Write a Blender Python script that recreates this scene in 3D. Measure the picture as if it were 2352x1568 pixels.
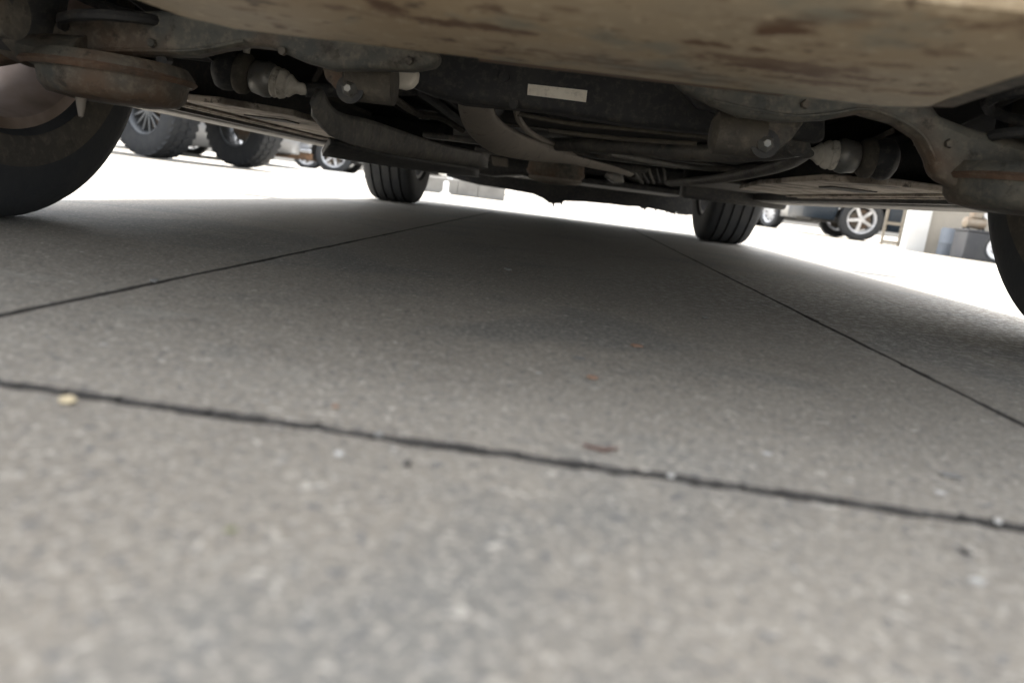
import bpy, bmesh, math, random
from mathutils import Vector, Matrix
random.seed(7)
S = bpy.context.scene
for o in list(bpy.data.objects): bpy.data.objects.remove(o)
COL = S.collection

# ------------------------------------------------------------------ camera
CAMP = Vector((.038, -.93, .123)); YAW = math.radians(2.75); PIT = math.radians(11.42); ROLL = math.radians(7.1); FPX = 1712.
FW = Vector((-math.sin(YAW)*math.cos(PIT), math.cos(YAW)*math.cos(PIT), -math.sin(PIT)))
RT = Vector((math.cos(YAW), math.sin(YAW), 0)); UP = RT.cross(FW)
cam = bpy.data.cameras.new('camera'); camo = bpy.data.objects.new('camera', cam); COL.objects.link(camo)
c_, s_ = math.cos(ROLL), math.sin(ROLL)
cr = RT*c_ + UP*s_; cu = UP*c_ - RT*s_
M = Matrix((cr, cu, -FW)).transposed().to_4x4(); M.translation = CAMP
camo.matrix_world = M
cam.sensor_width = 36; cam.lens = FPX/2352*36; cam.clip_start = .01; cam.clip_end = 800
cam.dof.use_dof = True; cam.dof.focus_distance = 1.25; cam.dof.aperture_fstop = 5
S.camera = camo

# ------------------------------------------------------------------ sky, sun, exposure
SUN_EL = math.radians(66); SUN_AZ = math.radians(-4)      # azimuth measured from +y towards +x
w = bpy.data.worlds.new("World"); S.world = w; w.use_nodes = True
nt = w.node_tree; nt.nodes.clear()
sky = nt.nodes.new('ShaderNodeTexSky'); sky.sky_type = 'NISHITA'; sky.sun_disc = False
sky.sun_elevation = SUN_EL; sky.sun_rotation = SUN_AZ; sky.dust_density = 4; sky.air_density = 1.2
hs = nt.nodes.new('ShaderNodeHueSaturation'); hs.inputs['Saturation'].default_value = .22
bg = nt.nodes.new('ShaderNodeBackground'); bg.inputs['Strength'].default_value = .13
out = nt.nodes.new('ShaderNodeOutputWorld')
nt.links.new(sky.outputs[0], hs.inputs['Color']); nt.links.new(hs.outputs[0], bg.inputs[0]); nt.links.new(bg.outputs[0], out.inputs[0])
sl = bpy.data.lights.new('sun', 'SUN'); sl.energy = 3.0; sl.angle = math.radians(1.5); sl.color = (1, .955, .9)
so = bpy.data.objects.new('sun', sl); COL.objects.link(so)
sd = Vector((math.sin(SUN_AZ)*math.cos(SUN_EL), math.cos(SUN_AZ)*math.cos(SUN_EL), math.sin(SUN_EL)))
so.rotation_euler = sd.to_track_quat('Z', 'Y').to_euler(); so.location = sd*30
S.view_settings.view_transform = 'Standard'; S.view_settings.look = 'None'; S.view_settings.gamma = 1
S.view_settings.use_curve_mapping = False; S.view_settings.exposure = 2.42

# ------------------------------------------------------------------ measuring helper: where a sight line meets a world plane
def ray(u, v):
    a, b = u-1176., v-784.
    return FW*FPX + RT*(c_*a + s_*b) - UP*(-s_*a + c_*b)
def aty(u, v, y):
    d = ray(u, v); return CAMP + d*((y-CAMP.y)/d.y)
def atz(u, v, z=0.):
    d = ray(u, v); return CAMP + d*((z-CAMP.z)/d.z)
def px(n, y):                                   # size in metres of n photo pixels at forward distance y
    return n/FPX*(y-CAMP.y)/1.0

# ------------------------------------------------------------------ materials
def mat(name, col, rough=.6, metal=0., col2=None, scale=8., lo=.4, hi=.65, bump=0., bscale=60., grime=None, gscale=3., spec=.5, trans=0., det=6, dust=0.):
    m = bpy.data.materials.new(name); m.use_nodes = True; n = m.node_tree.nodes; L = m.node_tree.links
    b = n['Principled BSDF']; b.inputs['Roughness'].default_value = rough; b.inputs['Metallic'].default_value = metal
    b.inputs['Specular IOR Level'].default_value = spec; b.inputs['Transmission Weight'].default_value = trans
    tc = n.new('ShaderNodeTexCoord'); cur = None
    def noise(sc, d=det, r=.6):
        t = n.new('ShaderNodeTexNoise'); t.inputs['Scale'].default_value = sc; t.inputs['Detail'].default_value = d
        t.inputs['Roughness'].default_value = r; L.new(tc.outputs['Object'], t.inputs['Vector']); return t
    def ramp(src, lo, hi):
        r = n.new('ShaderNodeMapRange'); r.inputs[1].default_value = lo; r.inputs[2].default_value = hi
        L.new(src, r.inputs[0]); return r.outputs[0]
    def mix(fac, a, bb):
        x = n.new('ShaderNodeMix'); x.data_type = 'RGBA'; L.new(fac, x.inputs[0])
        for sock, v in ((x.inputs[6], a), (x.inputs[7], bb)):
            if isinstance(v, tuple): sock.default_value = (*v, 1)
            else: L.new(v, sock)
        return x.outputs[2]
    cur = tuple(col)
    if col2: cur = mix(ramp(noise(scale).outputs[0], lo, hi), cur, tuple(col2))
    if grime: cur = mix(ramp(noise(gscale, 4).outputs[0], .48, .62), cur, tuple(grime))
    if dust:
        f = ramp(noise(75, 6, .7).outputs[0], .50, .68); mm = n.new('ShaderNodeMath'); mm.operation = 'MULTIPLY'; L.new(f, mm.inputs[0]); mm.inputs[1].default_value = dust
        cur = mix(mm.outputs[0], cur, (.20, .172, .13))
        f = ramp(noise(40, 6, .7).outputs[0], .56, .66); mm = n.new('ShaderNodeMath'); mm.operation = 'MULTIPLY'; L.new(f, mm.inputs[0]); mm.inputs[1].default_value = min(1, dust*1.6)
        cur = mix(mm.outputs[0], cur, (.03, .026, .022))
    if isinstance(cur, tuple): b.inputs['Base Color'].default_value = (*cur, 1)
    else: L.new(cur, b.inputs['Base Color'])
    if bump:
        bp = n.new('ShaderNodeBump'); bp.inputs['Strength'].default_value = bump; bp.inputs['Distance'].default_value = .004
        L.new(noise(bscale, 5).outputs[0], bp.inputs['Height']); L.new(bp.outputs[0], b.inputs['Normal'])
    return m, n, L, b, tc, noise, ramp, mix
M_ = {}
def mk(name, *a, **k): M_[name] = mat(name, *a, **k)[0]
mk('tyre_rubber', (.024, .027, .031), .8, col2=(.036, .037, .038), scale=14, bump=.3, bscale=90)  # slight blue in the rubber colour stands in for lens flare
mk('truck_rubber', (.016, .018, .021), .85, col2=(.026, .027, .028), scale=14)
mk('dusty_rubber', (.05, .045, .038), .85, col2=(.09, .078, .058), scale=9, bump=.3, dust=0.3)
mk('old_steel', (.05, .048, .042), .75, .1, col2=(.13, .112, .088), scale=22, grime=(.095, .06, .039), gscale=6, bump=.5, bscale=70, dust=0.55)
mk('arm_steel', (.058, .06, .055), .75, .1, col2=(.115, .108, .088), scale=16, grime=(.10, .066, .043), gscale=5, bump=.5, bscale=50, dust=0.5)
mk('rust', (.115, .068, .042), .9, 0, col2=(.065, .047, .034), scale=18, bump=.8, bscale=80, dust=0.3)
mk('black_plastic', (.016, .017, .019), .7, col2=(.03, .03, .029), scale=10, bump=.2, dust=0.22)
mk('grey_plastic', (.045, .045, .044), .7, col2=(.095, .09, .08), scale=12, bump=.3, dust=0.4)
mk('floor_paint', (.018, .018, .019), .8, col2=(.035, .032, .028), scale=6, bump=.4)
mk('dusty_panel', (.42, .37, .31), .9, col2=(.30, .26, .22), scale=10, grime=(.13, .11, .09), gscale=12, bump=.5, dust=0.5)
mk('boot_cream', (.58, .55, .48), .55, col2=(.40, .37, .31), scale=25, bump=.3, dust=0.3)
mk('boot_grey', (.16, .17, .165), .45, .5, col2=(.25, .24, .22), scale=18, dust=0.4)
mk('sticker', (.80, .75, .65), .7, col2=(.68, .63, .54), scale=20, dust=0.2)
mk('pipe_steel', (.15, .132, .112), .8, .0, col2=(.19, .168, .14), scale=6, bump=.2, dust=0.3)
mk('alloy', (.62, .63, .65), .45, .3, col2=(.36, .36, .36), scale=6)
mk('alloy_dirty', (.42, .35, .32), .55, .35, col2=(.28, .22, .18), scale=5, grime=(.14, .10, .07), gscale=4)
mk('chrome', (.75, .77, .8), .15, 1.)
mk('dark_wheel', (.07, .075, .08), .4, .5, col2=(.11, .115, .12), scale=8)
mk('brown_dust', (.22, .13, .075), .8, col2=(.12, .08, .05), scale=8)
mk('paint_silver', (.42, .43, .44), .3, .5); mk('paint_white', (.75, .75, .74), .35)
mk('paint_blue', (.012, .022, .036), .5, .0); mk('paint_grey', (.2, .205, .21), .35, .4); mk('paint_dark', (.05, .055, .06), .3, .3)
mk('glass', (.02, .025, .03), .08, spec=.8)
mk('red_lens', (.55, .02, .03), .2); mk('clear_lens', (.7, .72, .74), .15)
mk('white_wall', (.80, .80, .78), .8, col2=(.74, .73, .70), scale=3, bump=.2)
mk('cream_wall', (.44, .40, .34), .85, col2=(.36, .33, .28), scale=2.5, bump=.3)
mk('kerb_concrete', (.24, .235, .22), .9, col2=(.18, .175, .165), scale=6, bump=.6)
mk('white_paint', (.78, .78, .76), .6, col2=(.66, .65, .62), scale=10)
mk('ladder_rail', (.22, .20, .165), .6, col2=(.17, .155, .13), scale=6); mk('ladder_blue', (.12, .20, .27), .5)
mk('drum_blue', (.20, .225, .26), .6, .0, col2=(.16, .18, .21), scale=5)
mk('crate_dark', (.075, .075, .08), .6, col2=(.10, .10, .10), scale=6)
mk('machine_tan', (.33, .28, .22), .5, .2, col2=(.3, .22, .15), scale=9)
mk('orange_leaf', (.27, .17, .115), .8); mk('white_flake', (.46, .45, .42), .7); mk('yellow_stone', (.55, .46, .30), .8)
mk('dark_stone', (.035, .033, .03), .8); mk('twig', (.11, .06, .045), .8); mk('green_bit', (.16, .17, .08), .8)
mk('joint_dirt', (.06, .055, .05), .95, col2=(.10, .092, .082), scale=60, bump=1, bscale=200)

def concrete():
    m, n, L, b, tc, noise, ramp, mix = mat('concrete', (0, 0, 0), .72, spec=.28)
    geo = n.new('ShaderNodeNewGeometry')
    def wn(sc, d=3, r=.6, dist=0):
        t = n.new('ShaderNodeTexNoise'); t.inputs['Scale'].default_value = sc; t.inputs['Detail'].default_value = d
        t.inputs['Roughness'].default_value = r; t.inputs['Distortion'].default_value = dist
        L.new(geo.outputs['Position'], t.inputs['Vector']); return t.outputs[0]
    c = mix(ramp(wn(1.6, 5), .35, .68), (.225, .202, .168), (.288, .262, .221))        # cloudy pour
    c = mix(ramp(wn(14, 6, .7), .52, .74), c, (.185, .165, .138))                          # stains
    c = mix(ramp(wn(3.2, 4, .6, .8), .52, .60), c, (.185, .178, .16))                  # old damp stains
    c = mix(ramp(wn(7.5, 5, .7, 1.5), .60, .70), c, (.29, .272, .235))                   # worn pale streaks
    c = mix(ramp(wn(330, 3, .75), .50, .66), c, (.150, .145, .136))                        # dark fines
    c = mix(ramp(wn(210, 3, .75), .50, .66), c, (.375, .345, .296))                         # pale sand
    c = mix(ramp(wn(140, 3, .7), .57, .66), c, (.125, .126, .126))                          # blue-grey stones
    c = mix(ramp(wn(125, 3, .7, 1.), .60, .68), c, (.47, .44, .385))                     # pale stones
    # gritty worn patch near the right rear wheel, its glints painted in as pale colour
    vm = n.new('ShaderNodeVectorMath'); vm.operation = 'DISTANCE'; L.new(geo.outputs['Position'], vm.inputs[0]); vm.inputs[1].default_value = (.75, .35, 0)
    pm = n.new('ShaderNodeMapRange'); pm.inputs[1].default_value = .75; pm.inputs[2].default_value = .25; L.new(vm.outputs['Value'], pm.inputs[0])
    gr = n.new('ShaderNodeMath'); gr.operation = 'MULTIPLY'; L.new(pm.outputs[0], gr.inputs[0]); L.new(ramp(wn(70, 4, .85), .50, .60), gr.inputs[1])
    c = mix(gr.outputs[0], c, (.60, .57, .52))
    # sparse white specks
    vo = n.new('ShaderNodeTexVoronoi'); vo.inputs['Scale'].default_value = 26; L.new(geo.outputs['Position'], vo.inputs['Vector'])
    sp = n.new('ShaderNodeMapRange'); sp.inputs[1].default_value = .085; sp.inputs[2].default_value = .05; L.new(vo.outputs['Distance'], sp.inputs[0])
    sm = n.new('ShaderNodeMath'); sm.operation = 'MULTIPLY'; L.new(sp.outputs[0], sm.inputs[0]); L.new(ramp(wn(5, 2), .5, .6), sm.inputs[1])
    c = mix(sm.outputs[0], c, (.5, .49, .47))
    L.new(c, b.inputs['Base Color'])
    rr = n.new('ShaderNodeMapRange'); rr.inputs[3].default_value = .5; rr.inputs[4].default_value = .85; L.new(wn(60, 5), rr.inputs[0]); L.new(rr.outputs[0], b.inputs['Roughness'])
    bp = n.new('ShaderNodeBump'); bp.inputs['Strength'].default_value = .35; bp.inputs['Distance'].default_value = .0012
    L.new(wn(240, 5, .7), bp.inputs['Height'])
    b2 = n.new('ShaderNodeBump'); b2.inputs['Strength'].default_value = .5; b2.inputs['Distance'].default_value = .004
    L.new(wn(38, 5, .65), b2.inputs['Height']); L.new(bp.outputs[0], b2.inputs['Normal']); L.new(b2.outputs[0], b.inputs['Normal'])
    return m
M_['concrete'] = concrete()

def muffler_mat():
    m, n, L, b, tc, noise, ramp, mix = mat('muffler_skin', (0, 0, 0), .62, .15, spec=.3)
    c = mix(ramp(noise(5, 5).outputs[0], .38, .66), (.33, .25, .155), (.40, .315, .205))
    c = mix(ramp(noise(2.6, 3).outputs[0], .5, .7), c, (.29, .25, .185))
    c = mix(ramp(noise(22, 5, ).outputs[0], .56, .66), c, (.14, .088, .055))
    c = mix(ramp(noise(70, 6).outputs[0], .55, .68), c, (.44, .36, .25))
    c = mix(ramp(noise(46, 6).outputs[0], .60, .68), c, (.12, .085, .055))
    c = mix(ramp(noise(8, 6).outputs[0], .55, .64), c, (.235, .22, .17))
    dn = noise(52, 6)
    def blot(cx, cy, rx, ry, k):
        nonlocal c
        mp = n.new('ShaderNodeMapping'); mp.inputs['Location'].default_value = (-cx/rx, -cy/ry, 0); mp.inputs['Scale'].default_value = (1/rx, 1/ry, 0)
        L.new(tc.outputs['Object'], mp.inputs['Vector'])
        ln = n.new('ShaderNodeVectorMath'); ln.operation = 'LENGTH'; L.new(mp.outputs[0], ln.inputs[0])
        ad = n.new('ShaderNodeMath'); ad.operation = 'MULTIPLY_ADD'; L.new(dn.outputs[0], ad.inputs[0]); ad.inputs[1].default_value = -4.2; L.new(ln.outputs['Value'], ad.inputs[2])
        r = n.new('ShaderNodeMapRange'); r.inputs[1].default_value = -.95; r.inputs[2].default_value = -1.6; r.inputs[4].default_value = k; L.new(ad.outputs[0], r.inputs[0])
        c = mix(r.outputs[0], c, (.13, .075, .043))
    for (u, v, rx, ry, k) in BLOTS:
        p = atz(u, v, .231); blot(p.x, p.y, rx, ry, k)
    L.new(c, b.inputs['Base Color'])
    bp = n.new('ShaderNodeBump'); bp.inputs['Strength'].default_value = .4; bp.inputs['Distance'].default_value = .002
    L.new(noise(60, 6).outputs[0], bp.inputs['Height']); L.new(bp.outputs[0], b.inputs['Normal'])
    return m
BLOTS = [(1350, 130, .05, .008, .7), (1900, 190, .05, .012, .8), (1720, 150, .03, .012, .8), (2050, 150, .014, .01, .6), (2180, 120, .016, .01, .5), (1300, 20, .01, .006, .6), (560, 20, .014, .006, .5), (2000, 30, .012, .006, .5), (1010, 48, .022, .012, 1), (1075, 58, .03, .013, .9), (1150, 68, .024, .012, .9), (880, 12, .014, .02, 1), (760, 15, .014, .008, .7), (1030, 92, .016, .006, .6), (1145, 95, .014, .006, .5),
         (1640, 100, .018, .009, 1), (1795, 70, .018, .014, 1), (1740, 112, .013, .008, .9), (1810, 150, .06, .022, .8), (1850, 165, .04, .014, .8), (1620, 135, .02, .012, .6), (1440, 150, .09, .008, .6), (1560, 175, .07, .008, .6), (1960, 52, .02, .01, .4)]
M_['muffler_skin'] = muffler_mat()

# ------------------------------------------------------------------ mesh helpers
def link(name, bm, material, parent=None, smooth=True, bevel=0., solid=0.):
    me = bpy.data.meshes.new(name); bmesh.ops.recalc_face_normals(bm, faces=bm.faces); bm.to_mesh(me); bm.free()
    if smooth:
        for p in me.polygons: p.use_smooth = True
        try: me.set_sharp_from_angle(angle=math.radians(40))
        except Exception: pass
    me.materials.append(M_[material]); o = bpy.data.objects.new(name, me); COL.objects.link(o)
    if parent: o.parent = parent
    if solid:
        s = o.modifiers.new('solidify', 'SOLIDIFY'); s.thickness = solid; s.offset = 0
    if bevel:
        b = o.modifiers.new('bevel', 'BEVEL'); b.width = bevel; b.segments = 3; b.limit_method = 'ANGLE'; b.angle_limit = math.radians(35)
    return o
def tag(o, label=None, cat=None, group=None, kind=None):
    if label: o['label'] = label
    if cat: o['category'] = cat
    if group: o['group'] = group
    if kind: o['kind'] = kind
    return o
def empty(name, loc=(0, 0, 0), rz=0.):
    o = bpy.data.objects.new(name, None); COL.objects.link(o); o.location = loc; o.rotation_euler = (0, 0, rz); o.empty_display_size = .1
    return o
def add_box(bm, x0, x1, y0, y1, z0, z1, mtx=None):
    vs = [bm.verts.new(v) for v in [(x0, y0, z0), (x1, y0, z0), (x1, y1, z0), (x0, y1, z0), (x0, y0, z1), (x1, y0, z1), (x1, y1, z1), (x0, y1, z1)]]
    for f in [(0, 3, 2, 1), (4, 5, 6, 7), (0, 1, 5, 4), (1, 2, 6, 5), (2, 3, 7, 6), (3, 0, 4, 7)]: bm.faces.new([vs[i] for i in f])
    if mtx is not None:
        for v in vs: v.co = mtx @ v.co
def box(name, dims, material, parent=None, bevel=0.): 
    bm = bmesh.new(); add_box(bm, *dims); return link(name, bm, material, parent, smooth=bevel > 0, bevel=bevel)
def prism(name, poly, axis, a0, a1, material, parent=None, bevel=0., top_scale=None):
    """poly of points (3D, all near one plane); extruded along axis by world vector a1-a0"""
    bm = bmesh.new(); d = Vector(axis)
    A = [bm.verts.new(Vector(p)+d*a0) for p in poly]; B = [bm.verts.new(Vector(p)+d*a1) for p in poly]
    n = len(poly)
    bm.faces.new(A); bm.faces.new(B[::-1])
    for i in range(n): bm.faces.new((A[i], B[i], B[(i+1) % n], A[(i+1) % n]))
    return link(name, bm, material, parent, bevel=bevel)
def traced(name, uv, y, th, material, parent, bevel=.006):
    return prism(name, [aty(u, v, y) for u, v in uv], (0, 1, 0), 0, th, material, parent, bevel)
def add_tube(bm, pts, radii, seg=16, flat=1., cap=True, fdir=Vector((0, 0, 1))):
    pts = [Vector(p) for p in pts]; rings = []
    for i, p in enumerate(pts):
        t = (pts[min(i+1, len(pts)-1)] - pts[max(i-1, 0)]).normalized()
        a = fdir - t*t.dot(fdir)
        if a.length < .05: a = Vector((1, 0, 0)) - t*t.x
        a.normalize(); bb = t.cross(a); r = radii[i] if hasattr(radii, '__len__') else radii
        rings.append([bm.verts.new(p + a*(r*flat*math.cos(k*2*math.pi/seg)) + bb*(r*math.sin(k*2*math.pi/seg))) for k in range(seg)])
    for i in range(len(rings)-1):
        for k in range(seg): bm.faces.new((rings[i][k], rings[i][(k+1) % seg], rings[i+1][(k+1) % seg], rings[i+1][k]))
    if cap: bm.faces.new(rings[0][::-1]); bm.faces.new(rings[-1])
def smooth_path(pts, n=5):
    P = [Vector(p) for p in pts]; out = []
    for i in range(len(P)-1):
        p0, p1, p2, p3 = P[max(i-1, 0)], P[i], P[i+1], P[min(i+2, len(P)-1)]
        for k in range(n):
            t = k/n; out.append(.5*((2*p1)+(p2-p0)*t+(2*p0-5*p1+4*p2-p3)*t*t+(3*p1-p0-3*p2+p3)*t**3))
    out.append(P[-1]); return out
def tube(name, pts, r, material, parent=None, seg=16, flat=1., sm=5, fdir=Vector((0, 0, 1))):
    bm = bmesh.new(); n0 = len(pts)
    if sm and n0 > 2:
        rr = list(r) if hasattr(r, '__len__') else [r]*n0; P = smooth_path(pts, sm); R = []
        for i in range(n0-1):
            for k in range(sm): R.append(rr[i]+(rr[i+1]-rr[i])*k/sm)
        R.append(rr[-1]); add_tube(bm, P, R, seg, flat, fdir=fdir)
    else: add_tube(bm, pts, r, seg, flat, fdir=fdir)
    return link(name, bm, material, parent)
def add_lathe(bm, prof, centre, axis='X', seg=64, closed=False):
    """prof: (a, r) pairs along the axis"""
    c = Vector(centre); ax = {'X': Vector((1, 0, 0)), 'Y': Vector((0, 1, 0)), 'Z': Vector((0, 0, 1))}[axis] if isinstance(axis, str) else Vector(axis).normalized()
    e1 = ax.orthogonal().normalized(); e2 = ax.cross(e1); rings = []
    for a, r in prof:
        if r < 1e-6: rings.append([bm.verts.new(c+ax*a)])
        else: rings.append([bm.verts.new(c+ax*a+(e1*math.cos(k*2*math.pi/seg)+e2*math.sin(k*2*math.pi/seg))*r) for k in range(seg)])
    pairs = list(zip(rings[:-1], rings[1:])) + ([(rings[-1], rings[0])] if closed else [])
    for A, B in pairs:
        for k in range(seg):
            k2 = (k+1) % seg
            if len(A) == 1 and len(B) == 1: continue
            if len(A) == 1: bm.faces.new((A[0], B[k2], B[k]))
            elif len(B) == 1: bm.faces.new((A[k], A[k2], B[0]))
            else: bm.faces.new((A[k], A[k2], B[k2], B[k]))
def lathe(name, prof, centre, axis, material, parent=None, seg=64, closed=False):
    bm = bmesh.new(); add_lathe(bm, prof, centre, axis, seg, closed); return link(name, bm, material, parent)

# ------------------------------------------------------------------ wheel: axle along local X, outer face at +X
def tyre_profile(R, w, rr, grooves=4, gd=.008):
    h = w/2; p = [(-h*.80, rr), (-h*.96, rr+.012), (-h*1.0, rr+(R-rr)*.35), (-h*1.01, rr+(R-rr)*.6), (-h*.97, R-.028), (-h*.90, R-.010), (-h*.80, R-.003)]
    if grooves:
        tw = h*1.5; gw = .0085
        for i in range(grooves):
            x = -tw/2 + tw*(i+.5)/grooves
            p += [(x-gw/2-.001, R), (x-gw/2, R-gd), (x+gw/2, R-gd), (x+gw/2+.001, R)]
    else: p += [(0, R)]
    p += [(-a, r) for a, r in [(-h*.80, R-.003), (-h*.90, R-.010), (-h*.97, R-.028), (-h*1.01, rr+(R-rr)*.6), (-h*1.0, rr+(R-rr)*.35), (-h*.96, rr+.012), (-h*.80, rr)]]
    return p
def wheel(parent, c, R, w, rr, out=1, spokes=10, rim_m='alloy', tyre_m='tyre_rubber', axis=None, blocks=False, inner_m=None, seg=72, spoke_w=.018, grooves=4, disc=True, paired=False):
    ax = Vector(axis).normalized() if axis else Vector((out, 0, 0))
    root = empty('wheel'); root.parent = parent
    ty = lathe('tyre', tyre_profile(R, w, rr, 0 if blocks else grooves), c, ax, tyre_m, root, seg)
    h = w/2
    lathe('rim', [(-h*.80, rr+.004), (-h*.86, rr+.002), (-h*.83, rr-.012), (-h*.3, rr-.030), (h*.45, rr-.030), (h*.80, rr-.012), (h*.86, rr+.002), (h*.80, rr+.004)], c, ax, inner_m or rim_m, root, seg)
    e1 = ax.orthogonal().normalized(); e2 = ax.cross(e1); c = Vector(c)
    bm = bmesh.new(); xo = h*.55
    for i in range(spokes):
        a = 2*math.pi*i/spokes + (.12*(-1)**i if paired else 0)
        d = e1*math.cos(a)+e2*math.sin(a); t = ax.cross(d)
        mt = Matrix((d, t, ax)).transposed().to_4x4(); mt.translation = c + ax*xo
        add_box(bm, .03, rr-.014, -spoke_w/2, spoke_w/2, -.03, 0, mt)
    add_lathe(bm, [(xo-.035, 0), (xo-.035, .055), (xo+.004, .05), (xo+.008, 0)], c, ax, 24)
    link('spokes', bm, rim_m, root, bevel=.003)
    if disc: lathe('brake_disc', [(-.02, 0), (-.02, .05), (.0, .06), (.0, rr*.72), (.012, rr*.72), (.012, 0)], c, ax, 'old_steel', root, 32)
    if blocks:
        bm = bmesh.new(); n = 34
        for i in range(n):
            for j, (off, ww) in enumerate(((-.40, .17), (-.14, .2), (.14, .2), (.40, .17))):
                a = 2*math.pi*(i+.5*(j % 2)+random.uniform(-.06, .06))/n; d = e1*math.cos(a)+e2*math.sin(a); t = ax.cross(d)
                L = 2*math.pi*R/n*.66; sk = .35*(1 if j < 2 else -1)
                mt = Matrix((t*math.cos(sk)+ax*math.sin(sk), ax*math.cos(sk)-t*math.sin(sk), d)).transposed().to_4x4()
                mt.translation = c + ax*(off*w) + d*(R-.014 if j in (0, 3) else R-.004)
                add_box(bm, -L/2, L/2, -ww*w/2, ww*w/2, -.012, .012, mt)
        tag(link('tread_blocks', bm, tyre_m, root, smooth=False), kind='stuff')
    return root

# ------------------------------------------------------------------ generic car outside (local: x right, y forward, z up, wheels at y 0 and wb)
def lerp_tab(tab, y):
    if y <= tab[0][0]: return tab[0][1]
    for (a, va), (b, vb) in zip(tab, tab[1:]):
        if y <= b:
            t = (y-a)/(b-a); t = t*t*(3-2*t)*.5+t*.5; return va+(vb-va)*t
    return tab[-1][1]
def car_outside(root, paint, W=.92, y0=-.88, y1=3.62, wb=2.7, R=.335, roof=1.62, sill=.20, belt=1.0, top=None, wheel_r=None, lights=True, low=None, bump_lo=.27):
    top = top or [(y0, 1.0), (y0+.06, 1.12), (y0+.45, roof-.06), (y0+1.0, roof), (wb*.62, roof), (wb*.62+.95, 1.06), (wb+.3, .98), (y1-.12, .86), (y1, .66)]
    wr = R+.055; N = 96; ys = [y0+(y1-y0)*i/N for i in range(N+1)]
    def hw(y):
        e = min((y-y0), (y1-y)); return W*(.80+.20*math.sqrt(max(0, 1-(1-min(1, e/.45))**2)))
    def zl(y):
        z = sill if .3 < y < wb-.3 else bump_lo
        for yc in (0, wb):
            d = abs(y-yc)
            if d < wr+.02: z = max(z, R+math.sqrt(max(0, (wr+.02)**2-d*d))*.98)
        return z
    rows = []
    bm = bmesh.new()
    for y in ys:
        h, b, z = hw(y), zl(y), lerp_tab(top, y); bt = min(belt, z-.05)
        prof = [(h*.985, b), (h, max(b+.01, .45*bt+.12)), (h, max(b+.02, bt-.14)), (h*.975, max(b+.03, bt)), (h*.97-(z-bt)*.28, bt+(z-bt)*.62), (h*.93-(z-bt)*.42, z-.03*min(1, (z-bt)*4)), (h*.5, z+.012), (0, z+.018)]
        rows.append([bm.verts.new((x, y, zz)) for x, zz in prof] + [bm.verts.new((-x, y, zz)) for x, zz in prof[-2::-1]])
    for A, B in zip(rows, rows[1:]):
        for i in range(len(A)-1): bm.faces.new((A[i], A[i+1], B[i+1], B[i]))
    for r in (rows[0], rows[-1]): bm.faces.new(r)
    body = link('body', bm, paint, root, solid=.004)
    # glass: side windows, windscreen, rear window
    for s in (-1, 1):
        for a, b in ((y0+.55, wb*.33), (wb*.33+.08, wb*.62+.22)):
            bm = bmesh.new(); g = []
            for i in range(9):
                y = a+(b-a)*i/8; h, z = hw(y), lerp_tab(top, y); bt = belt
                g.append([bm.verts.new((s*(h*.975+.004-(h*.005+(z-bt)*.28)*t/.62+0), y, bt+(z-bt)*t)) for t in (.06, .6)])
            for A, B in zip(g, g[1:]): bm.faces.new((A[0], A[1], B[1], B[0]))
            link('window', bm, 'glass', root, solid=.006)
    for nm, a, b in (('windscreen', wb*.62+.08, wb*.62+.9), ('rear_window', y0+.1, y0+.4)):
        bm = bmesh.new(); g = []
        for i in range(6):
            y = a+(b-a)*i/5; z = lerp_tab(top, y)+.022
            g.append([bm.verts.new((x*(hw(y)*.93-(z-belt)*.42), y, z-abs(x)**4*.01)) for x in (-.9, -.45, 0, .45, .9)])
        for A, B in zip(g, g[1:]):
            for i in range(4): bm.faces.new((A[i], A[i+1], B[i+1], B[i]))
        link(nm, bm, 'glass', root, solid=.006)
    if lights:
        for s in (-1, 1):
            xa, xb = sorted((s*W*.56, s*W*.80))
            box('headlight', (xa, xb, y1-.10, y1+.012, .60, .74), 'clear_lens', root, .012)
            box('tail_light', (xa, xb, y0-.012, y0+.05, .78, .96), 'red_lens', root, .012)
            xa, xb = sorted((s*(W+.01), s*(W+.17)))
            box('mirror', (xa, xb, wb*.62+.28, wb*.62+.38, belt-.02, belt+.12), paint, root, .03)
    return body

# ================================================================== SETTING: concrete yard with sawn slabs
G0x, G0y, PITCH = -.327, -.592, .722
I0, I1, J0, J1 = -4, 5, -2, 5
bx0, bx1 = G0x+I0*PITCH, G0x+I1*PITCH; by0, by1 = G0y+J0*PITCH, G0y+J1*PITCH
bm = bmesh.new(); F = 400.
o_ = [bm.verts.new(v) for v in [(-F, -F, 0), (F, -F, 0), (F, F, 0), (-F, F, 0)]]
i_ = [bm.verts.new(v) for v in [(bx0, by0, 0), (bx1, by0, 0), (bx1, by1, 0), (bx0, by1, 0)]]
for k in range(4): bm.faces.new((o_[k], o_[(k+1) % 4], i_[(k+1) % 4], i_[k]))
yard = link('concrete_yard', bm, 'concrete', smooth=False); yard['kind'] = 'structure'
bm = bmesh.new(); add_box(bm, bx0-.02, bx1+.02, by0-.02, by1+.02, -.05, -.011)
link('joint_bed', bm, 'joint_dirt', yard, smooth=False)
def jag(n, amp, rnd):
    v = [0.]*(n+1); x = 0.
    for i in range(n+1):
        x = x*.72+rnd.uniform(-1, 1)*amp; v[i] = x + (rnd.uniform(.001, .0035) if rnd.random() < .035 else 0)
    return v
cells = []
for i in range(I0, I1):
    js = list(range(J0, J1+1)) if i < -1 else [J0, J0+1, 0, J1]
    cells += [(i, ja, jb) for ja, jb in zip(js, js[1:])]
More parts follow.
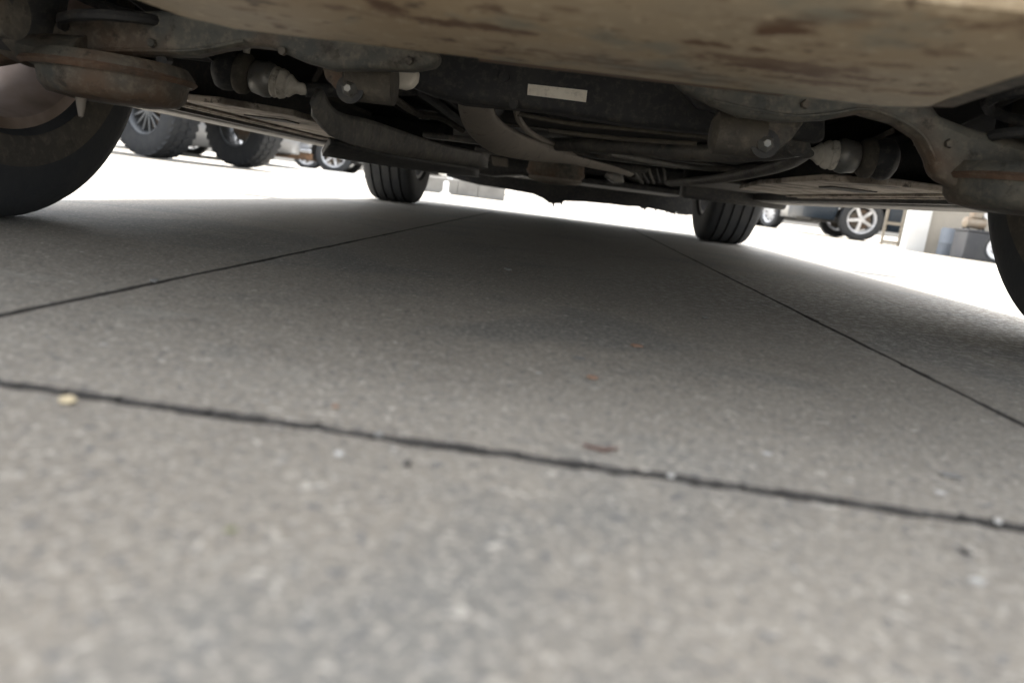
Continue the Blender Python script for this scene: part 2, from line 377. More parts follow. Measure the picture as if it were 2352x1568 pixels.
for i, j, j2 in cells:
    if 1:
        x0, x1 = G0x+i*PITCH, G0x+(i+1)*PITCH; y0, y1 = G0y+j*PITCH, G0y+j2*PITCH
        near = -2 <= i <= 1 and -1 <= j <= 1
        n = 150 if near else 10; amp = .0008 if near else .0006; rnd = random.Random(i*31+j*7+3)
        if j2-j > 1: n = 320 if near else 30
        gx0, gx1 = (.0024, .0024) if j2-j > 1 else (.0032, .0032); gy0 = .0046 if j == 0 else .0028; gy1 = .0046 if j2 == 0 else .0028
        P = []
        for (ax, ay, bx, by, nx, ny) in ((x0+gx0, y0+gy0, x1-gx1, y0+gy0, 0, 1), (x1-gx1, y0+gy0, x1-gx1, y1-gy1, -1, 0), (x1-gx1, y1-gy1, x0+gx0, y1-gy1, 0, -1), (x0+gx0, y1-gy1, x0+gx0, y0+gy0, 1, 0)):
            jv = jag(n, amp*(1.7 if (ay == by and abs(ay-G0y) < .02) else 1), rnd)
            for k in range(n):
                t = k/n; e = jv[k]*(min(1, k/4))
                P.append((ax+(bx-ax)*t+nx*e, ay+(by-ay)*t+ny*e))
        dz = rnd.uniform(-.0005, .0)
        bm = bmesh.new(); cx, cy = (x0+x1)/2, (y0+y1)/2
        def ring(off, z):
            r = []
            for x, y in P:
                d = Vector((x-cx, y-cy)); fx = 1-off/(x1-x0)*2; fy = 1-off/(y1-y0)*2
                r.append(bm.verts.new((cx+d.x*fx, cy+d.y*fy, z)))
            return r
        A = ring(0, -.012); B = ring(0, -.0010+dz); C = ring(.0012, dz)
        N_ = len(P)
        for R0, R1 in ((A, B), (B, C)):
            for k in range(N_): bm.faces.new((R0[k], R0[(k+1) % N_], R1[(k+1) % N_], R1[k]))
        bm.faces.new(C)
        sl_ = link('concrete_slab', bm, 'concrete', yard, smooth=False); sl_.data.materials.append(M_['joint_dirt'])
        for p_ in sl_.data.polygons:
            if p_.normal.z < .9: p_.material_index = 1

# ================================================================== THE CAR WE LIE UNDER
car = empty('parked_car'); tag(car, 'car seen from underneath, rusty tan muffler, dark suspension arms and four black tyres', 'car')
car_outside(car, 'paint_grey', y0=-.56, bump_lo=.42)  # unseen tail cut short and raised to let skylight onto the foreground
# floor pan, wheel wells, rockers
bm = bmesh.new()
for (a, b, c, d, z) in ((-.62, .62, -.46, 3.35, .40), (-.80, -.62, .42, 2.28, .36), (.62, .80, .42, 2.28, .36)): add_box(bm, a, b, c, d, z, z+.02)
for k in range(6): add_box(bm, -.5+k*.2, -.44+k*.2, .5, 2.2, .375, .40)
link('floor_pan', bm, 'floor_paint', car, smooth=False)
for s in (-1, 1):
    for yc in (0, 2.7):
        bm = bmesh.new(); g = []
        for k in range(21):
            a = math.pi*k/20-.15+.3*k/20*0; g.append([bm.verts.new((s*x, yc+.40*math.cos(a), .335+.40*math.sin(a))) for x in (.60, .905)])
        for A, B in zip(g, g[1:]): bm.faces.new((A[0], A[1], B[1], B[0]))
        bm.faces.new([q[0] for q in g]); link('wheel_well', bm, 'floor_paint', car, solid=.006)
    xa, xb = sorted((s*.80, s*.925))
    box('rocker_panel', (xa, xb, .40, 2.28, .195, .44), 'grey_plastic', car, .018)
    xa, xb = sorted((s*.785, s*.799))
    box('pinch_weld', (xa, xb, .44, 2.24, .199, .34), 'black_plastic', car)
    # dusty under-cover with slot and ribs
    P = [Vector(p) for p in ((s*.50, .52, .209), (s*.60, .42, .209), (s*.784, .46, .209), (s*.784, 1.5, .209), (s*.56, 1.46, .209), (s*.50, 1.0, .209))]
    up = prism('under_cover', P, (0, 0, 1), 0, .012, 'dusty_panel', car, .003)
    xa, xb = sorted((s*.57, s*.66)); box('slot', (xa, xb, .66, .745, .2065, .2095), 'floor_paint', up)
    for xx in (.70, .735):
        xa, xb = sorted((s*xx, s*(xx+.012))); box('rib', (xa, xb, .48, 1.45, .2035, .2085), 'dusty_panel', up, .002)
    xa, xb = sorted((s*.50, s*.785)); box('side_shield', (xa, xb, 1.50, 2.26, .225, .24), 'grey_plastic', car, .006)
for s in (-1, 1):
    xa, xb = sorted((s*.50, s*.925)); box('wheel_deflector', (xa, xb, 2.20, 2.29, .176, .36), 'black_plastic', car, .015)
box('engine_undertray', (-.60, .60, 2.46, 3.35, .190, .215), 'black_plastic', car, .012)
# wheels
for s in (-1, 1):
    lathe('tyre_dust_band', [(-s*.1100, .222), (-s*.1125, .226), (-s*.1140, .245), (-s*.1150, .262), (-s*.1140, .262), (-s*.1090, .222)], (s*.808, .045, .335), 'X', 'dusty_rubber', car, 96)
for s in (-1, 1):
    wheel(car, (s*.808, .045, .335), .335, .225, .212, s, 10, 'alloy_dirty', 'tyre_rubber', inner_m='alloy_dirty', seg=96, grooves=4)
    wheel(car, (s*.78, 2.7, .335), .335, .225, .212, s, 10, 'alloy', 'tyre_rubber', seg=96)
# muffler
z = .231
foot = [(-.225, -.54), (-.325, -.49), (-.335, -.36), (-.318, -.272), (-.292, -.246), (.10, -.238), (.316, -.236), (.336, -.252), (.330, -.30), (.322, -.40), (.315, -.53), (.27, -.545)]  # rear end kept short so skylight reaches the near ground
bm = bmesh.new(); n = len(foot); cx, cy = .01, -.38; rings = []
for (f, zz) in ((.93, .4), (1., .385), (1., .262), (.992, .240), (.975, .233), (.93, .2305)):
    rings.append([bm.verts.new((cx+(x-cx)*f if f < 1 else x, cy+(y-cy)*f if f < 1 else y, zz)) for x, y in foot])
for A, B in zip(rings, rings[1:]):
    for k in range(n): bm.faces.new((A[k], A[(k+1) % n], B[(k+1) % n], B[k]))
bm.faces.new(rings[0]); bm.faces.new(rings[-1])
muf = link('muffler', bm, 'muffler_skin', car)
bm = bmesh.new(); g = []
for (x, y) in foot[6:11]:
    g.append([bm.verts.new((x+dx, y+.004, zz)) for dx, zz in ((.0, .243), (.016, .240), (.016, .236), (.0, .236))])
for A, B in zip(g, g[1:]):
    for k in range(4): bm.faces.new((A[k], A[(k+1) % 4], B[(k+1) % 4], B[k]))
link('seam_flange', bm, 'old_steel', muf)
box('rusty_lip', (-.06, .22, -.236, -.205, .2345, .244), 'rust', muf, .003)

# rear lower arms
LA = [(-60, 60), (60, 45), (200, 44), (222, 24), (420, 22), (520, 40), (760, 60), (1010, 118), (1002, 150), (942, 160), (870, 157), (760, 158), (690, 138), (620, 108), (560, 102), (500, 112), (440, 126), (300, 124), (60, 130), (-60, 150)]
a1 = traced('lower_arm', LA, .045, .035, 'arm_steel', car, .012)
RA = [(1545, 182), (1570, 205), (1640, 240), (1700, 266), (1800, 279), (1900, 274), (1980, 260), (2060, 282), (2115, 318), (2140, 365), (2150, 405), (2210, 442), (2352, 470), (2620, 530), (2620, 400), (2400, 345), (2352, 322), (2230, 290), (2165, 264), (2140, 230), (2000, 180), (1545, 120)]
a2 = traced('lower_arm', RA, .045, .035, 'arm_steel', car, .012)
for arm, s, xc in ((a1, -1, -.572), (a2, 1, .600)):
    lathe('spring_cup', [(.225, .0), (.225, .088), (.212, .098), (.206, .098), (.203, .090), (.185, .087), (.175, .078), (.170, .05), (.170, 0)], (xc, .06, 0), 'Z', 'arm_steel', arm, 48)
    bm = bmesh.new(); add_lathe(bm, [(.206, .094), (.212, .102), (.208, .105), (.203, .100)], (xc-s*.005*-1, .06, 0), 'Z', 48, True); link('cup_rim', bm, 'rust', arm)
    if s < 0: lathe('drain_stud', [(.145, 0), (.147, .003), (.158, .005), (.172, .007), (.172, 0)], (xc+.03*(-1 if s < 0 else 1)*-1-.05*(s < 0), .02, 0), 'Z', 'pipe_steel', arm, 12)
    # outer end towards the hub
    tube('arm_end', [(xc+s*.03, .06, .225), (s*.68, .05, .225), (s*.715, .03, .24)], [.05, .045, .04], 'arm_steel', arm, flat=.5)
for s in (-1, 1):
    # hub carrier, shock absorber and upper arm
    kn = tube('hub_carrier', [(s*.70, .05, .22), (s*.69, .04, .335), (s*.66, .02, .45)], [.045, .065, .04], 'black_plastic', car, flat=1.)
    sh = tube('shock_absorber', [(s*.62, -.10, .24), (s*.60, -.12, .38)], .028, 'black_plastic', car, sm=0)
    lathe('shock_mount', [(-.03, 0), (-.03, .028), (.03, .028), (.03, 0)], (s*.62, -.10, .245), 'X', 'old_steel', sh, 20)
    tube('upper_arm', [(s*.66, -.16, .345), (s*.45, -.12, .36), (s*.28, -.10, .35)], [.03, .024, .03], 'black_plastic', car, flat=.6)
# coil springs standing in the cups
for xc in (-.572, .600):
    pts = [(xc+.062*math.cos(t*.5), .06+.062*math.sin(t*.5), .232+.0042*t*.9) for t in range(0, 46)]
    tube('coil_spring', pts, .007, 'black_plastic', car, 8, sm=0)

# axle joints with cream boots
def axle_joint(u0, v0, u1, v1, y, prof_px, y1=None):
    A, B = aty(u0, v0, y), aty(u1, v1, y1 if y1 else y); ax = (B-A).normalized(); L = (B-A).length; k = L/math.hypot(u1-u0, v1-v0)
    j = None
    for nm, mt, pr in prof_px:
        pr = [(pr[0][0], 0)]+pr+[(pr[-1][0], 0)]
        bm = bmesh.new(); add_lathe(bm, [(t*k, r*k) for t, r in pr], A, ax, 32); o = link(nm, bm, mt, j or car)
        if j is None: j = o
    return A, ax, k
prof = [('axle_joint', 'black_plastic', [(-10, 30), (0, 44), (12, 48), (28, 46), (44, 38)]),
        ('dust_ring', 'dusty_rubber', [(44, 44), (50, 47), (62, 45), (70, 38), (74, 30)]),
        ('joint_cup', 'boot_grey', [(76, 30), (82, 36), (98, 38), (108, 40), (120, 38), (128, 32)]),
        ('rubber_boot', 'boot_cream', [(126, 33), (132, 35), (140, 31), (144, 34), (153, 31), (158, 25), (164, 26), (172, 19), (180, 14)]),
        ('boot_collar', 'boot_cream', [(179, 14), (186, 13), (192, 14), (203, 11), (207, 7)])]
A, ax, k = axle_joint(508, 155, 706, 208, .42, prof)
tube('axle_shaft', [A+ax*k*200, A+ax*k*420+Vector((0, .12, .06))], .012, 'black_plastic', car, sm=0)
A, ax, k = axle_joint(2045, 368, 1838, 350, .40, prof)
tube('axle_shaft', [A+ax*k*200, A+ax*k*420+Vector((0, .12, .06))], .012, 'black_plastic', car, sm=0)
tube('cable_clip', [aty(567, 108, .40), aty(566, 122, .40)], .006, 'boot_cream', car, 10, sm=0)

# inner arm brackets with bolts and bushes
def bracket(poly, bu, bush, y):
    b = traced('arm_bracket', poly, y, .035, 'old_steel', car, .005)
    c = aty(*bu, y); lathe('bolt', [(-.016, 0), (-.016, .005), (-.010, .0085), (-.006, .012), (.0, .012)], c, 'Y', 'boot_grey', b, 6)
    lathe('washer', [(-.004, 0), (-.004, .019), (.001, .019)], c, 'Y', 'black_plastic', b, 20)
    c = aty(*bush, y+.02); lathe('bush', [(-.04, 0), (-.04, .018), (-.034, .028), (.03, .028), (.03, 0)], c, 'X', 'dusty_rubber', b, 28)
bracket([(738, 150), (745, 178), (765, 200), (790, 228), (828, 228), (835, 205), (832, 150)], (805, 206), (858, 190), .12)
bracket([(1690, 270), (1690, 300), (1715, 330), (1735, 356), (1780, 352), (1820, 320), (1850, 278)], (1756, 331), (1700, 312), .12)

# crossmember, label, pad
cm = traced('crossmember', [(880, 90), (1900, 215), (1900, 328), (1800, 318), (1700, 311), (1450, 287), (1250, 254), (1060, 236), (985, 215), (900, 180)], .28, .06, 'black_plastic', car, .012)
traced('paper_label', [(1213, 193), (1349, 208), (1346, 235), (1211, 218)], .277, .002, 'sticker', cm, 0)
traced('bump_pad', [(880, 154), (958, 158), (954, 184), (942, 200), (925, 203), (900, 198), (885, 182)], .20, .03, 'sticker', car, .006)
traced('mount_tab', [(1560, 196), (1640, 216), (1655, 262), (1600, 248)], .24, .02, 'black_plastic', car, .004)
for (u, v) in ((1158, 178), (1180, 240), (1590, 262)):
    c = aty(u, v, .276); lathe('bolt_head', [(-.006, 0), (-.006, .008), (0, .008)], c, 'Y', 'black_plastic', cm, 6)

# subframe side rails curving forward, front rail
def path(pts): return [aty(u, v, y) for u, v, y in pts]
def strip(name, top, bot, bulge, th, material, parent):
    A, B = path(top), path(bot); P0, P1 = smooth_path(A, 4), smooth_path(B, 4); bm = bmesh.new(); rows = []
    for p, q in zip(P0, P1):
        rows.append([bm.verts.new(p.lerp(q, t)+Vector((0, -1, -.35)).normalized()*bulge*math.sin(math.pi*t)) for t in (0, .12, .3, .5, .7, .88, 1)])
    for a_, b_ in zip(rows, rows[1:]):
        for i in range(6): bm.faces.new((a_[i], a_[i+1], b_[i+1], b_[i]))
    return link(name, bm, material, parent, solid=th)
strip('subframe_rail', [(735, 205, .28), (768, 255, .36), (850, 276, .50), (930, 303, .66), (1020, 332, .9), (1120, 352, 1.3)],
      [(722, 262, .30), (775, 318, .38), (850, 342, .54), (930, 356, .72), (1020, 370, .98), (1120, 382, 1.4)], .022, .012, 'grey_plastic', car)
strip('floor_brace', [(760, 322, .60), (860, 346, .80), (980, 368, 1.2), (1100, 388, 1.8)], [(740, 352, .72), (860, 372, 1.0), (980, 390, 1.5), (1100, 404, 2.1)], .008, .012, 'black_plastic', car)
tube('subframe_rail', path([(1835, 338, .30), (1750, 348, .42), (1600, 350, .55), (1400, 336, .70), (1230, 330, .85)]), [.02, .024, .024, .022, .02], 'grey_plastic', car, flat=.7)
tube('brace_rod', path([(1850, 352, .35), (1780, 385, .60), (1640, 412, 1.1), (1540, 420, 1.7)]), [.014, .018, .02, .02], 'grey_plastic', car, flat=.6)
tube('brace_rod', path([(1400, 352, .75), (1560, 380, .95), (1680, 388, 1.0), (1800, 372, .9)]), .007, 'grey_plastic', car)
# fuel tank and tunnel
bm = bmesh.new(); tz = [(.252, .94), (.262, 1.), (.36, 1.)]
fp = [(-.10, .48), (.40, .45), (.47, .55), (.47, 1.15), (.36, 1.30), (.0, 1.30), (-.12, 1.1), (-.16, .7)]
rg = [[bm.verts.new((.17+(x-.17)*f, .88+(y-.88)*f, zz)) for x, y in fp] for zz, f in tz]
for A_, B_ in zip(rg, rg[1:]):
    for k_ in range(len(fp)): bm.faces.new((A_[k_], A_[(k_+1) % len(fp)], B_[(k_+1) % len(fp)], B_[k_]))
bm.faces.new(rg[0]); bm.faces.new(rg[-1])
tank = link('fuel_tank', bm, 'black_plastic', car, bevel=.01)
for y_ in (.62, 1.05): box('tank_strap', (-.12, .46, y_, y_+.035, .246, .2515), 'grey_plastic', tank, .002)
for pts_, r_ in (([(905, 225, .40), (960, 262, .55), (1010, 270, .65), (1062, 300, .8)], .007), ([(1190, 262, .40), (1320, 285, .46), (1480, 300, .44), (1640, 318, .40)], .004),
                 ([(1260, 300, .42), (1420, 318, .44), (1600, 330, .44)], .004), ([(690, 100, .5), (740, 140, .5), (720, 200, .5), (745, 250, .5)], .006),
                 ([(2050, 300, .45), (2000, 330, .5), (1960, 400, .6), (1900, 408, .7)], .005)):
    tube('hose', path(pts_), r_, 'dusty_rubber', car, 8)
for (u, v, y_) in ((650, 118, .043), (350, 100, .043), (940, 140, .043), (1850, 240, .043), (2180, 330, .043)):
    lathe('arm_bolt', [(-.005, 0), (-.005, .005), (0, .006)], aty(u, v, y_), 'Y', 'old_steel', car, 6)
tube('weld_seam', [aty(u, v, .0435) for u, v in ((120, 118), (300, 116), (440, 116), (560, 94))], .002, 'arm_steel', a1, 6)
tube('weld_seam', [aty(u, v, .0435) for u, v in ((1640, 232), (1800, 264), (1900, 262), (1985, 250), (2060, 272), (2120, 312), (2150, 370))], .0018, 'arm_steel', a2, 6)
# exhaust: broad flat front pipe sweeping down and forward
tube('exhaust_pipe', path([(1096, 200, .34), (1092, 240, .36), (1108, 285, .44), (1152, 322, .56), (1225, 346, .72), (1320, 368, 1.0), (1420, 392, 1.5), (1450, 402, 2.1)]), [.026, .030, .033, .034, .028, .014, .012, .012], 'pipe_steel', car, seg=20, flat=.45, fdir=Vector((0, 1, .3)))
tube('fuel_line', path([(1185, 240, .36), (1192, 275, .45), (1225, 310, .6), (1290, 340, .9), (1340, 372, 1.4)]), .006, 'pipe_steel', car, 8)
# far under-body: resonator bowl, gearbox, sump, arms, cables
c = aty(1277, 391, 2.1)
rb = lathe('resonator_bowl', [(.07, 0), (.07, .108), (.0, .112), (-.012, .118), (-.02, .112), (-.045, .085), (-.055, .04), (-.056, 0)], c, 'Z', 'old_steel', car, 40)
lathe('bowl_rim', [(-.030, .104), (-.040, .108), (-.050, .088), (-.044, .082)], c, 'Z', 'pipe_steel', rb, 40, True)
traced('gearbox_casing', [(1050, 345), (1200, 350), (1240, 372), (1215, 400), (1130, 404), (1060, 392)], 2.4, .25, 'black_plastic', car, .02)
traced('heat_shield_bracket', [(1128, 358), (1166, 364), (1166, 384), (1132, 380)], 2.3, .03, 'pipe_steel', car, .004)
traced('gearbox_mount', [(1395, 395), (1430, 398), (1434, 420), (1410, 420), (1390, 406)], 2.3, .08, 'boot_grey', car, .006)
traced('engine_sump', [(1340, 380), (1640, 402), (1640, 440), (1590, 448), (1480, 440), (1350, 420)], 2.75, .35, 'black_plastic', car, .02)
for k_ in range(5): tube('cable', path([(1455+k_*17, 385, 2.0), (1462+k_*16, 402, 2.05), (1476+k_*13, 420, 2.2)]), .006, ('grey_plastic', 'black_plastic')[k_ % 2], car, 8)
for s in (-1, 1):
    fa = tube('front_lower_arm', [(s*.70, 2.72, .24), (s*.55, 2.68, .225), (s*.36, 2.55, .24), (s*.30, 2.35, .25)], [.03, .04, .045, .03], 'grey_plastic', car, flat=.5)
    tube('steering_arm', [(s*.68, 2.92, .27), (s*.36, 2.98, .27)], .014, 'old_steel', car, sm=0)
    tube('anti_roll_link', [(s*.60, 2.5, .23), (s*.61, 2.52, .40)], .009, 'old_steel', car, sm=0)
box('front_subframe', (-.55, .55, 2.45, 2.95, .232, .30), 'black_plastic', car, .02)
box('centre_tunnel_brace', (-.30, .30, 1.72, 1.80, .235, .255), 'grey_plastic', car, .006)
box('centre_tunnel_brace', (-.42, .36, 1.38, 1.44, .245, .262), 'grey_plastic', car, .006)
for xx, r_ in ((-.36, .016), (-.30, .010), (-.22, .010)): tube('brake_line', [(xx, .6, .34), (xx+.01, 1.4, .33), (xx, 2.3, .32)], r_, 'black_plastic', car, 8)
# front valance with torn lower edge
edge = [(965, 398), (1006, 401), (1008, 393), (1024, 394), (1026, 405), (1060, 415), (1100, 425), (1170, 436), (1225, 446), (1247, 456), (1262, 467), (1290, 468), (1296, 462), (1345, 464), (1400, 469), (1440, 474), (1470, 475), (1474, 480), (1490, 478), (1530, 486), (1546, 492), (1552, 486), (1566, 491), (1574, 494), (1600, 494), (1645, 498), (1645, 340), (965, 235)]
traced('front_valance', edge, 3.36, .03, 'black_plastic', car, .004)
for (u, v, w_, h_) in ((1270, 468, 9, 9), (1290, 468, 5, 12), (1480, 479, 8, 6), (1505, 481, 6, 6), (1530, 486, 7, 5), (1549, 489, 5, 9)):
    traced('valance_flap', [(u-w_/2, v-6), (u+w_/2, v-5), (u+w_/3, v+h_), (u, v+h_*.7)], 3.352, .006, 'black_plastic', car, .001)

# ================================================================== THINGS BEYOND
def far_car(name, label, cat, loc, heading, paint, group=None, R=.33, W=.88, ln=4.4, wb=2.65, roof=1.48, rim='alloy', spokes=5, belt=.92, strip=None, **k):
    r = empty(name, loc, heading); tag(r, label, cat, group)
    y0 = -(ln-wb)*.5; car_outside(r, paint, W=W, y0=y0, y1=ln+y0, wb=wb, R=R, roof=roof, belt=belt, **k)
    for s in (-1, 1):
        for yc in (0, wb): wheel(r, (s*(W-.11), yc, R), R, .21, R*.66, s, spokes, rim, seg=40, spoke_w=.05, grooves=3, paired=False)
    box('under_body', (-W+.22, W-.22, y0+.15, ln+y0-.15, .24, .34), 'black_plastic', r)
    if strip:
        for s in (-1, 1):
            xa, xb = sorted((s*(W+.005), s*(W+.06))); box('running_board', (xa, xb, .42, wb-.42, strip, strip+.07), 'chrome', r, .01)
            xa, xb = sorted((s*(W-.05), s*(W+.0))); box('sill_panel', (xa, xb, .40, wb-.40, strip-.13, strip-.003), 'brown_dust', r, .01)
    return r
# lifted truck at left: its front axle shows
p1 = Vector((-3.98, 6.25, 0)); p2 = Vector((-3.56, 7.3, 0)); axd = (p2-p1).normalized()
fwd = Vector((axd.y, -axd.x, 0)); hd = math.atan2(-fwd.x, fwd.y)
mid = (p1+p2)/2; wbT = 3.3
tr = empty('lifted_truck', mid-fwd*wbT, hd)
tag(tr, 'lifted pickup with knobbly off-road tyres parked beyond the left rear wheel', 'truck')
tw_ = (p2-p1).length/2
car_outside(tr, 'paint_dark', W=tw_+.12, y0=-1.1, y1=wbT+.95, wb=wbT, R=.47, roof=2.05, sill=.72, belt=1.45, bump_lo=.78,
            top=[(-1.1, 1.45), (.9, 1.47), (1.0, 2.0), (1.3, 2.05), (2.2, 2.05), (2.9, 1.5), (3.9, 1.42), (wbT+.95, 1.2)])
for s in (-1, 1):
    for yc in (0, wbT):
        wheel(tr, (s*tw_, yc, .45), .44, .30, .235, s, 14, 'dark_wheel', 'truck_rubber', blocks=True, seg=64, spoke_w=.022)
tube('axle_beam', [(-tw_+.1, wbT, .46), (tw_-.1, wbT, .46)], .05, 'brown_dust', tr, sm=0)
tube('axle_beam', [(-tw_+.1, 0, .46), (tw_-.1, 0, .46)], .06, 'brown_dust', tr, sm=0)
for s in (-1, 1): tube('shock_absorber', [(s*(tw_-.25), wbT-.12, .42), (s*(tw_-.3), wbT-.1, .95)], .035, 'brown_dust', tr, sm=0)
box('chassis_rail', (-.45, -.36, -1., wbT+.8, .62, .76), 'black_plastic', tr); box('chassis_rail', (.36, .45, -1., wbT+.8, .62, .76), 'black_plastic', tr)

# far cars on the left: silver pickup with chrome running board, and neighbours
far_car('parked_pickup', 'silver grey pickup with a chrome running board over a brown sill', 'pickup', (-8.0, 14.3, 0), -math.radians(82), 'paint_silver', R=.36, W=.95, ln=5.4, wb=3.3, roof=1.8, sill=.34, belt=1.15, strip=.33, spokes=6)
far_car('parked_car', 'small white car beyond the silver pickup near the white kerb', 'car', (-6.7, 18.5, 0), -math.radians(75), 'paint_white', spokes=7)
far_car('parked_car', 'dark grey car between the two knobbly truck tyres', 'car', (-8.3, 11.6, 0), -math.radians(60), 'paint_grey', R=.34, spokes=8)

# far cars on the right
blue_heading = -math.radians(100)
far_car('parked_car', 'dark blue car with a five spoke alloy wheel behind the ladder', 'car', (4.80, 12.2, 0), -math.radians(97), 'paint_blue', R=.33, spokes=5, W=.88)
far_car('parked_car', 'silver car with a small red tail light left of the dark blue car', 'car', (5.15, 15.8, 0), math.radians(20), 'paint_silver', R=.32, spokes=9)
far_car('parked_car', 'white car with red tail lights seen past the right front tyre', 'car', (4.55, 19.3, 0), math.radians(8), 'paint_white', R=.32)

# ladder
lad = empty('step_ladder', (4.67, 10.1, 0), -.25); tag(lad, 'yellow ladder with a blue stripe standing before the dark blue car', 'ladder')
for s, m_ in ((-1, 'ladder_rail'), (1, 'ladder_rail')):
    bm = bmesh.new(); add_box(bm, s*.11-.016, s*.11+.016, -.03, .03, 0, 1.9); link('rail', bm, m_, lad, smooth=False)
for k_ in range(6): box('rung', (-.094, .094, -.02, .02, .03+k_*.26, .07+k_*.26), 'ladder_rail', lad)
box('blue_stripe', (.127, .16, -.03, .03, .02, 1.9), 'ladder_blue', lad)

# workshop building: white pillar, cream wall under a roof
wk = empty('workshop', (3.765, 7.55, 0)); tag(wk, 'workshop with a white corner pillar and a cream wall under its roof', 'building')
box('pillar', (0, .21, 0, .12, 0, 2.9), 'white_wall', wk)
box('back_wall', (.211, 6., .06, .35, 0, 2.9), 'cream_wall', wk)
box('roof', (.0, 6.1, -2.4, 1.0, 2.901, 3.1), 'white_wall', wk)
box('roof_post', (5.8, 5.95, -2.3, -2.15, 0, 2.9), 'white_wall', wk)
# stuff in front of the cream wall
dr = empty('steel_drum', (4.12, 7.38, 0)); tag(dr, 'pale blue drum standing against the cream wall', 'drum')
lathe('drum_body', [(0, 0), (0, .085), (.02, .09), (.12, .086), (.13, .091), (.14, .086), (.26, .09), (.275, .085), (.275, 0)], (0, 0, 0), 'Z', 'drum_blue', dr, 32)
lathe('drum_lid', [(.2755, 0), (.2755, .080), (.288, .078), (.288, 0)], (0, 0, 0), 'Z', 'drum_blue', dr, 32)
cr_ = empty('storage_crate', (4.15, 6.95, 0)); tag(cr_, 'dark grey crate on the ground beside the pale blue drum', 'crate')
bm = bmesh.new(); add_box(bm, -.13, .15, -.12, .14, 0, .27); link('crate_box', bm, 'crate_dark', cr_, bevel=.01)
box('crate_lid', (-.14, .16, -.13, .15, .271, .292), 'crate_dark', cr_, .006)
mc = empty('compressor', (4.15, 6.97, .292)); tag(mc, 'tan machine with a round head on top of the dark crate', 'machine')
lathe('tank', [(-.11, 0), (-.11, .03), (-.09, .055), (.09, .055), (.11, .03), (.11, 0)], (-.02, 0, .066), 'X', 'machine_tan', mc, 28)
box('motor', (-.07, .03, -.045, .045, .115, .20), 'machine_tan', mc, .012)
lathe('pump_head', [(-.05, 0), (-.05, .045), (.04, .045), (.05, 0)], (.075, 0, .16), 'Y', 'white_paint', mc, 24)
for a_, b_ in ((-.09, -.04), (.06, -.04), (-.09, .04), (.06, .04)): box('foot', (a_-.01, a_+.01, b_-.01, b_+.01, 0, .02), 'black_plastic', mc)
ct = empty('hand_cart', (4.20, 6.45, 0), .5); tag(ct, 'grey two wheeled hand cart beside the dark crate near the right tyre', 'cart')
wheel(ct, (-.10, 0, .14), .14, .05, .10, -1, 6, 'alloy', seg=40, spoke_w=.02, grooves=2, disc=False)
wheel(ct, (.16, 0, .14), .14, .05, .10, 1, 6, 'alloy', seg=40, spoke_w=.02, grooves=2, disc=False)
tube('axle', [(-.1, 0, .14), (.16, 0, .14)], .012, 'boot_grey', ct, sm=0)
for s in (-.06, .12): tube('handle', [(s, 0, .14), (s, .12, .62), (s, .2, .95)], .014, 'drum_blue', ct, 10)
box('toe_plate', (-.08, .14, -.14, -.02, .03, .04), 'boot_grey', ct)
tube('handle_bar', [(-.06, .2, .95), (.12, .2, .95)], .016, 'black_plastic', ct, sm=0)

# low wall and posts, centre left
lw = empty('low_wall', (-1.25, 6.6, 0), .05); tag(lw, 'low grey concrete wall beyond the left front tyre', 'wall')
for xa_, xb_, h_ in ((-.30, .198, .15), (.20, .402, .155), (.405, .67, .135)):
    bm = bmesh.new(); add_box(bm, xa_, xb_, 0, .12, 0, h_); link('wall_block', bm, 'kerb_concrete', lw, bevel=.006)
for (x, y, h_, lab) in ((-1.16, 6.75, .29, 'short white post standing behind the low grey wall'), (-1.13, 6.35, .125, 'stubby white bollard in front of the low grey wall')):
    po = empty('white_post', (x, y, 0)); tag(po, lab, 'post')
    lathe('shaft', [(0, 0), (0, .028), (h_-.01, .026), (h_, .018), (h_, 0)], (0, 0, 0), 'Z', 'white_paint', po, 20)
    lathe('base_collar', [(0.001, .029), (.001, .05), (.015, .045), (.02, .029)], (0, 0, 0), 'Z', 'white_paint', po, 20)
# white kerb in front of the far cars
kb = empty('white_kerb', (-4.6, 12.6, 0), -.12); tag(kb, 'long white painted kerb before the far parked cars', 'kerb')
for k_ in range(9):
    bm = bmesh.new(); add_box(bm, -4.+k_*.9, -3.108+k_*.9, 0, .16, 0, .05); link('kerb_stone', bm, 'white_paint', kb, bevel=.008)

# ================================================================== litter on the concrete
def scrap(name, label, cat, u, v, rx, ry, h, m_, group=None, seed=0):
    p = atz(u, v, 0); rnd = random.Random(seed+int(u)); bm = bmesh.new()
    bmesh.ops.create_icosphere(bm, subdivisions=2, radius=1)
    for vv in bm.verts:
        f = rnd.uniform(.78, 1.15); vv.co = Vector((vv.co.x*rx*f, vv.co.y*ry*f, (vv.co.z*h*.5*f)+h*.45))
    o = link(name, bm, m_); o.location = (p.x, p.y, 0.); o.rotation_euler = (0, 0, rnd.uniform(-.5, .5)); tag(o, label, cat, group); return o
scrap('paint_flake', 'small white flake just below the long joint, left of centre', 'flake', 780, 1045, .0022, .003, .002, 'white_flake')
scrap('pebble', 'yellowish pebble beside the joint at the left edge', 'pebble', 155, 926, .0042, .0036, .004, 'yellow_stone')
scrap('pebble', 'tiny black pebble right of the small white flake', 'pebble', 935, 1068, .0017, .0024, .002, 'dark_stone')
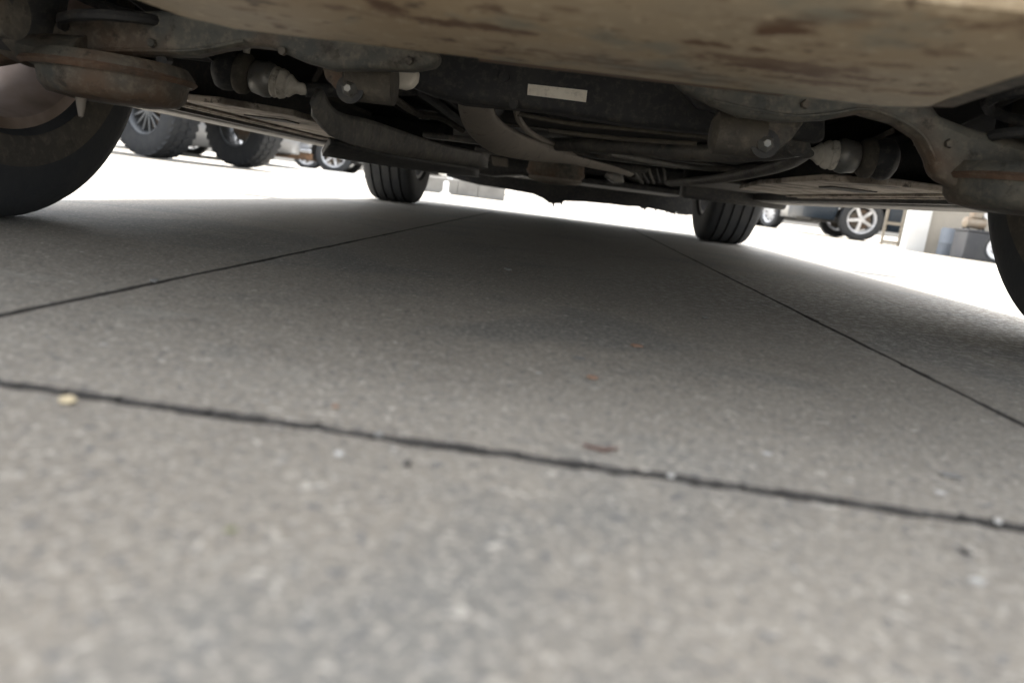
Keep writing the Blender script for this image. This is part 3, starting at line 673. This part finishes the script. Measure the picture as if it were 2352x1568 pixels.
scrap('pebble', 'tiny black pebble on the concrete near the lower right edge', 'pebble', 2217, 1270, .0020, .0026, .002, 'dark_stone')
scrap('paint_flake', 'ragged white flake below the black pebble at lower right', 'flake', 2245, 1335, .0038, .0026, .0008, 'white_flake')
scrap('paint_flake', 'long pale flake above the joint at the right', 'flake', 2185, 1093, .0062, .004, .001, 'kerb_concrete')
scrap('leaf_scrap', 'orange leaf scrap in the shade under the car', 'leaf', 1462, 795, .0065, .006, .002, 'orange_leaf')
scrap('leaf_scrap', 'orange leaf scrap nearer than the shaded one', 'leaf', 1360, 868, .0045, .0045, .002, 'orange_leaf')
scrap('pebble', 'white grain lodged in the long joint right of centre', 'pebble', 1540, 1096, .0018, .002, .002, 'white_flake')
scrap('pebble', 'white grain lodged in the long joint at the right edge', 'pebble', 2290, 1200, .0018, .002, .002, 'white_flake')
scrap('pebble', 'pale grain lodged in the long joint left of centre', 'pebble', 870, 1003, .002, .003, .003, 'kerb_concrete')
scrap('pebble', 'pale grain on the joint leading away at the left', 'pebble', 355, 648, .004, .008, .004, 'kerb_concrete')
scrap('paint_flake', 'white flake on the dark concrete in the middle', 'flake', 1330, 823, .005, .005, .001, 'kerb_concrete')
scrap('pebble', 'pale grain in the deep shade toward the right front tyre', 'pebble', 1620, 731, .004, .006, .003, 'kerb_concrete')
scrap('pebble', 'pale grain in the deep shade farthest from the viewer', 'pebble', 1166, 620, .005, .012, .004, 'kerb_concrete')
scrap('leaf_scrap', 'tiny orange crumb just above the long joint', 'leaf', 770, 935, .0018, .002, .0015, 'orange_leaf')
scrap('leaf_scrap', 'olive green scrap in the lower left foreground', 'leaf', 530, 1218, .0024, .0016, .001, 'green_bit')
p0 = [atz(u, v, .001) for u, v in ((1340, 1020), (1358, 1027), (1375, 1030), (1388, 1033), (1402, 1030), (1420, 1029))]
bm = bmesh.new(); add_tube(bm, p0, [.0007, .0009, .0010, .0011, .0009, .0006], 8); tag(link('twig', bm, 'twig'), 'thin reddish brown twig just above the long joint', 'twig')
